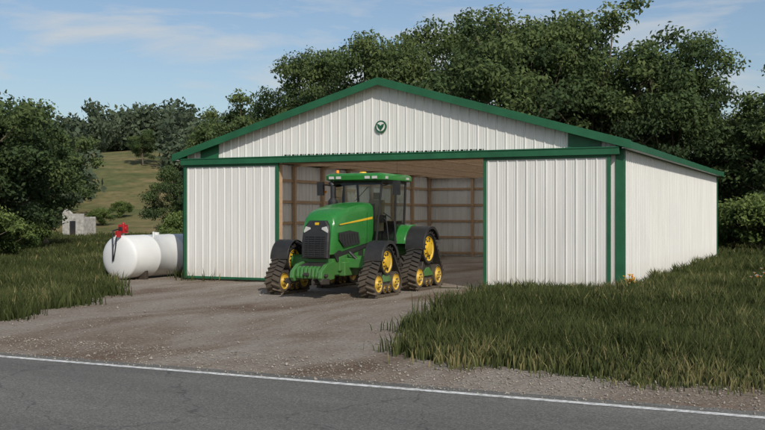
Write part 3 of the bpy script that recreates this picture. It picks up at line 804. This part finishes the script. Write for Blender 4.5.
def tree_line():
    Vs=[];Fs=[];Ts=[];o=0
    r=np.random.default_rng(5); P=[]
    for k in range(280):
        px=r.uniform(-330,1100); D=r.uniform(165,260)
        if 60<px<250: D=r.uniform(185,240)
        P.append((px,D))
    for px in np.arange(92,250,7): P.append((px+r.uniform(-4,4),r.uniform(128,150) if px>178 else r.uniform(176,190)))
    for px in np.arange(-60,70,8): P.append((px+r.uniform(-4,4),r.uniform(100,130)))
    for px,D in P:
        L=(px-382.5)/1000*D; x,y=site(L,D); h=float(height(x,y))
        Ht=r.uniform(8,14); R_=r.uniform(3.5,5.5)
        if 92<px<250 and D<200: Ht=r.uniform(5.5,10)
        if px<92 and D<135: Ht=r.uniform(6,9.5)
        nl=750; nc=16
        d=r.normal(size=(nc,3)); d/=np.linalg.norm(d,axis=1)[:,None]
        C=np.stack([x+d[:,0]*R_*.65,y+d[:,1]*R_*.65,h+Ht*.55+d[:,2]*Ht*.36],1)
        k=r.integers(0,nc,nl); e=r.normal(size=(nl,3)); e/=np.linalg.norm(e,axis=1)[:,None]
        p=C[k]+e*(r.random(nl)**.4*r.uniform(1.4,2.2))[:,None]
        a=r.normal(size=(nl,3)); a/=np.linalg.norm(a,axis=1)[:,None]; b=np.cross(a,e); b/=np.linalg.norm(b,axis=1)[:,None]+1e-6
        s=.45*r.uniform(.6,1.3,nl)[:,None]
        q=np.stack([p-a*s,p-b*s*.6,p+a*s,p+b*s*.6],1).reshape(-1,3)
        Vs.append(q);Fs.append(np.arange(nl*4).reshape(-1,4)+o);o+=nl*4
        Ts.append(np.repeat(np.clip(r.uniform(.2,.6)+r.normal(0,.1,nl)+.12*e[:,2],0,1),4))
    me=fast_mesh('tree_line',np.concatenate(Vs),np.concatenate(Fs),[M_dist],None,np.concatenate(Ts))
    ob=bpy.data.objects.new('tree_line',me); COL.objects.link(ob)
tree_line()

# stone outbuilding far left
x,y=site(-27.9,92); hut=empty('stone_outbuilding',(x,y,float(height(x,y))-.1),YAW-.3); hut.scale=(.85,.85,.95)
mb=MB(); 
for a in ((-1.3,-1.2,0,1.3,-.95,2.4),(-1.3,.95,0,1.3,1.2,2.1),(-1.3,-.949,0,-1.05,.949,2.4),(1.05,-.949,0,1.3,.949,2.0)): mb.box(a[:3],a[3:],M_stone)
mb.prism([(-1.3,2.402),(-.1,2.402),(-.5,2.75),(-.9,2.85),(-1.2,2.6)],'y',-1.2,-.95,M_stone)
mb.build('walls',hut,.03)
mb=MB(); mb.box((-.35,-1.24,0),(.35,-1.2,1.7),M_dark); mb.build('door',hut)

# ------------------------------------------------------------------ grass
def in_poly(x,y,poly):
    c=np.zeros(len(x),bool); n=len(poly)
    for i in range(n):
        x0,y0=poly[i];x1,y1=poly[(i+1)%n]
        if y0==y1: continue
        k=((y0>y)!=(y1>y))&(x<(x1-x0)*(y-y0)/(y1-y0)+x0); c^=k
    return c
def lump(x,y):
    return (np.sin(x*1.1+.7*np.sin(y*.9))*np.sin(y*1.3+.8*np.sin(x*.7))+.6*np.sin(x*2.7+y*1.9)*np.sin(y*3.1-x*1.2)+.5*np.sin(x*.37+1)*np.sin(y*.41+2))
def grass(name,Nb):
    r=np.random.default_rng(3)
    D=(12**.4+r.random(Nb)*(95**.4-12**.4))**2.5
    th=r.uniform(-.48,.48,Nb); L=D*np.tan(th)
    x=CAMX+CS*L-SN*D; y=CAMY+SN*L+CS*D
    cell=.32; cxs=np.floor(x/cell);cys=np.floor(y/cell)
    hsh=np.modf(np.abs(np.sin(cxs*127.1+cys*311.7)*43758.5))[0]; hs2=np.modf(np.abs(np.sin(cxs*269.5+cys*183.3)*24634.6))[0]
    pull=r.uniform(0,.5,Nb)
    x=x+((cxs+.15+.7*hsh)*cell-x)*pull; y=y+((cys+.15+.7*hs2)*cell-y)*pull
    wx=x+.35*np.sin(y*2.1)+.2*np.sin(y*5.3+x)+r.normal(0,.25,Nb); wy=y+.3*np.sin(x*1.7)+.15*np.sin(x*4.7)+r.normal(0,.28,Nb)
    ok=(wy>-15.5)&~in_poly(wx,wy,DRIVE)
    ok&=~((x>-.08)&(x<W+.08)&(y>-.1)&(y<Lb+.1))
    ok&=~((x>-.3)&(y>-.45)&(y<.1)&(x<12.0))
    x,y,D,hsh,hs2=x[ok],y[ok],D[ok],hsh[ok],hs2[ok]; n=len(x)
    lp=lump(x,y)
    H=(.40+.12*lp+.09*(hsh-.5))*r.uniform(.5,1.2,n)
    edge=np.clip((y+15.6)/1.6,0,1); right=(x>10)
    H*=np.where(right,.40+.60*edge,1.0)
    H*=np.where((x>10)&(x<W+1.2)&(y>-1.4)&(y<.2),.75,1)
    H=np.clip(H,.08,.8)
    w=.0035+.00045*D; w=w*r.uniform(.7,1.4,n)
    ph=r.uniform(0,2*np.pi,n); lean=H*r.uniform(.05,.6,n); la=r.uniform(0,2*np.pi,n)
    ax=np.cos(ph)*w;ay=np.sin(ph)*w; lx=np.cos(la)*lean;ly=np.sin(la)*lean
    z0=height(x,y)
    v=np.zeros((n,5,3))
    v[:,0]=np.stack([x-ax,y-ay,z0-.02],1); v[:,1]=np.stack([x+ax,y+ay,z0-.02],1)
    v[:,2]=np.stack([x-ax*.8+lx*.35,y-ay*.8+ly*.35,z0+H*.6],1); v[:,3]=np.stack([x+ax*.8+lx*.35,y+ay*.8+ly*.35,z0+H*.6],1)
    v[:,4]=np.stack([x+lx,y+ly,z0+H*.98],1)
    k=np.arange(n)*5
    q=np.stack([k,k+1,k+3,k+2],1); t=np.stack([k+2,k+3,k+4],1)
    dry=np.where(right,1-edge,0)*.5
    big=np.sin(x*.55+1.3*np.sin(y*.3))*np.sin(y*.48+x*.15)
    ti=.34+.12*lp+.17*big+.22*(hs2-.5)+r.normal(0,.11,n)+dry+(r.random(n)<.07)*.4
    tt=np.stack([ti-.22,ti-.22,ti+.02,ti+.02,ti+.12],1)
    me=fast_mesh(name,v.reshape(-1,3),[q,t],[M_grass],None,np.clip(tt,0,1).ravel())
    ob=bpy.data.objects.new(name,me); COL.objects.link(ob)
grass('meadow_grass',600000)

def gravel():
    r=np.random.default_rng(9); n=17000
    x=r.uniform(-8,32,n); y=np.where(r.random(n)<.45,r.uniform(-17.4,-15.4,n),r.uniform(-16,-.5,n))
    ok=in_poly(x,y,DRIVE)|(y<-15.3); x,y=x[ok],y[ok]; n=len(x)
    s=r.uniform(.006,.022,n)*np.where(r.random(n)<.04,1.8,1)
    base=np.array([[1,0,0],[0,1,0],[-1,0,0],[0,-1,0],[0,0,.7],[0,0,-.6]])
    v=base[None]*s[:,None,None]*r.uniform(.6,1.3,(n,6,1)); a=r.uniform(0,6.28,n); c,sn=np.cos(a)[:,None],np.sin(a)[:,None]
    vx=v[:,:,0]*c-v[:,:,1]*sn+x[:,None]; vy=v[:,:,0]*sn+v[:,:,1]*c+y[:,None]; vz=v[:,:,2]+.012+s[:,None]*.3
    f=np.array([[0,1,4],[1,2,4],[2,3,4],[3,0,4],[1,0,5],[2,1,5],[3,2,5],[0,3,5]])
    F=(f[None]+np.arange(n)[:,None,None]*6).reshape(-1,3)
    ob=bpy.data.objects.new('loose_gravel',fast_mesh('loose_gravel',np.stack([vx,vy,vz],-1).reshape(-1,3),F,[M_peb])); COL.objects.link(ob)
gravel()

def flower(name,x,y,c,h,k,rs=.16,ps=1.0):
    mb=MB(); m=simple(name+'_petal',c,.6)
    for i in range(k):
        a=random.random()*6.28; r_=random.random()*rs; p=(x+r_*math.cos(a),y+r_*math.sin(a)); hh=h*random.uniform(.75,1.1)
        q=(p[0]+random.uniform(-.05,.05),p[1]+random.uniform(-.05,.05),hh)
        mb.cyl((p[0],p[1],0),q,.006,.005,M_leaf2,5)
        for j in range(6):
            t=j*math.pi/3; d=Vector((math.cos(t),math.sin(t),.5)); e=Vector((-math.sin(t),math.cos(t),0)); Q=Vector(q)
            mb.add([Q,Q+d*.035*ps+e*.02*ps,Q+d*.07*ps,Q+d*.035*ps-e*.02*ps],[(0,1,2,3)],m)
        mb.lathe(q,'z',[(.018,-.01),(.018,.012)],M_amber,8)
    mb.build(name)
flower('yellow_wildflower',16.35,-2.6,(.80,.52,.03),.66,18,.2,.9)
flower('white_wildflower',19.3,.2,(.7,.7,.68),.72,12,.3,.8)
flower('yellow_wildflower',21.2,-5.2,(.80,.52,.03),.66,4,.5,.8)

# ------------------------------------------------------------------ light, sky, camera
sd=Vector((.58,-.56,.62)).normalized()
el=math.asin(sd.z); az=math.atan2(sd.x,sd.y)
s=bpy.data.lights.new('sun','SUN'); s.energy=3.3; s.angle=math.radians(.5); s.color=(1,.945,.85)
so=bpy.data.objects.new('sun',s); so.rotation_euler=sd.to_track_quat('Z','Y').to_euler(); COL.objects.link(so)
w=bpy.data.worlds.new('World'); scene.world=w; w.use_nodes=True; nt=w.node_tree
bg=nt.nodes['Background']; sky=nt.nodes.new('ShaderNodeTexSky'); sky.sky_type='NISHITA'; sky.sun_disc=False
sky.sun_elevation=el; sky.sun_rotation=az; sky.dust_density=1.4; sky.ozone_density=1.8; sky.air_density=1.0
tc=nt.nodes.new('ShaderNodeTexCoord'); mp=nt.nodes.new('ShaderNodeMapping'); mp.inputs['Scale'].default_value=(1,1,5.5); mp.inputs['Location'].default_value=(.3,.1,.2)
nt.links.new(tc.outputs['Generated'],mp.inputs['Vector'])
f=noise(nt,mp.outputs['Vector'],4.2,9,.56,.4)
cl=ramp(nt,f,[(.50,0),(.66,.75)])
col=mix(nt,sky.outputs[0],(5.8,5.9,5.9),cl)
nt.links.new(col,bg.inputs[0]); bg.inputs[1].default_value=.106
cam=bpy.data.cameras.new('camera'); co=bpy.data.objects.new('camera',cam); COL.objects.link(co)
cam.sensor_width=36; cam.lens=1000/765*36; cam.clip_end=6000; cam.clip_start=.1
co.location=(CAMX,CAMY,CAMZ); co.rotation_euler=(math.radians(90),0,YAW)
scene.camera=co
scene.view_settings.view_transform='Standard'; scene.view_settings.look='None'; scene.view_settings.exposure=0
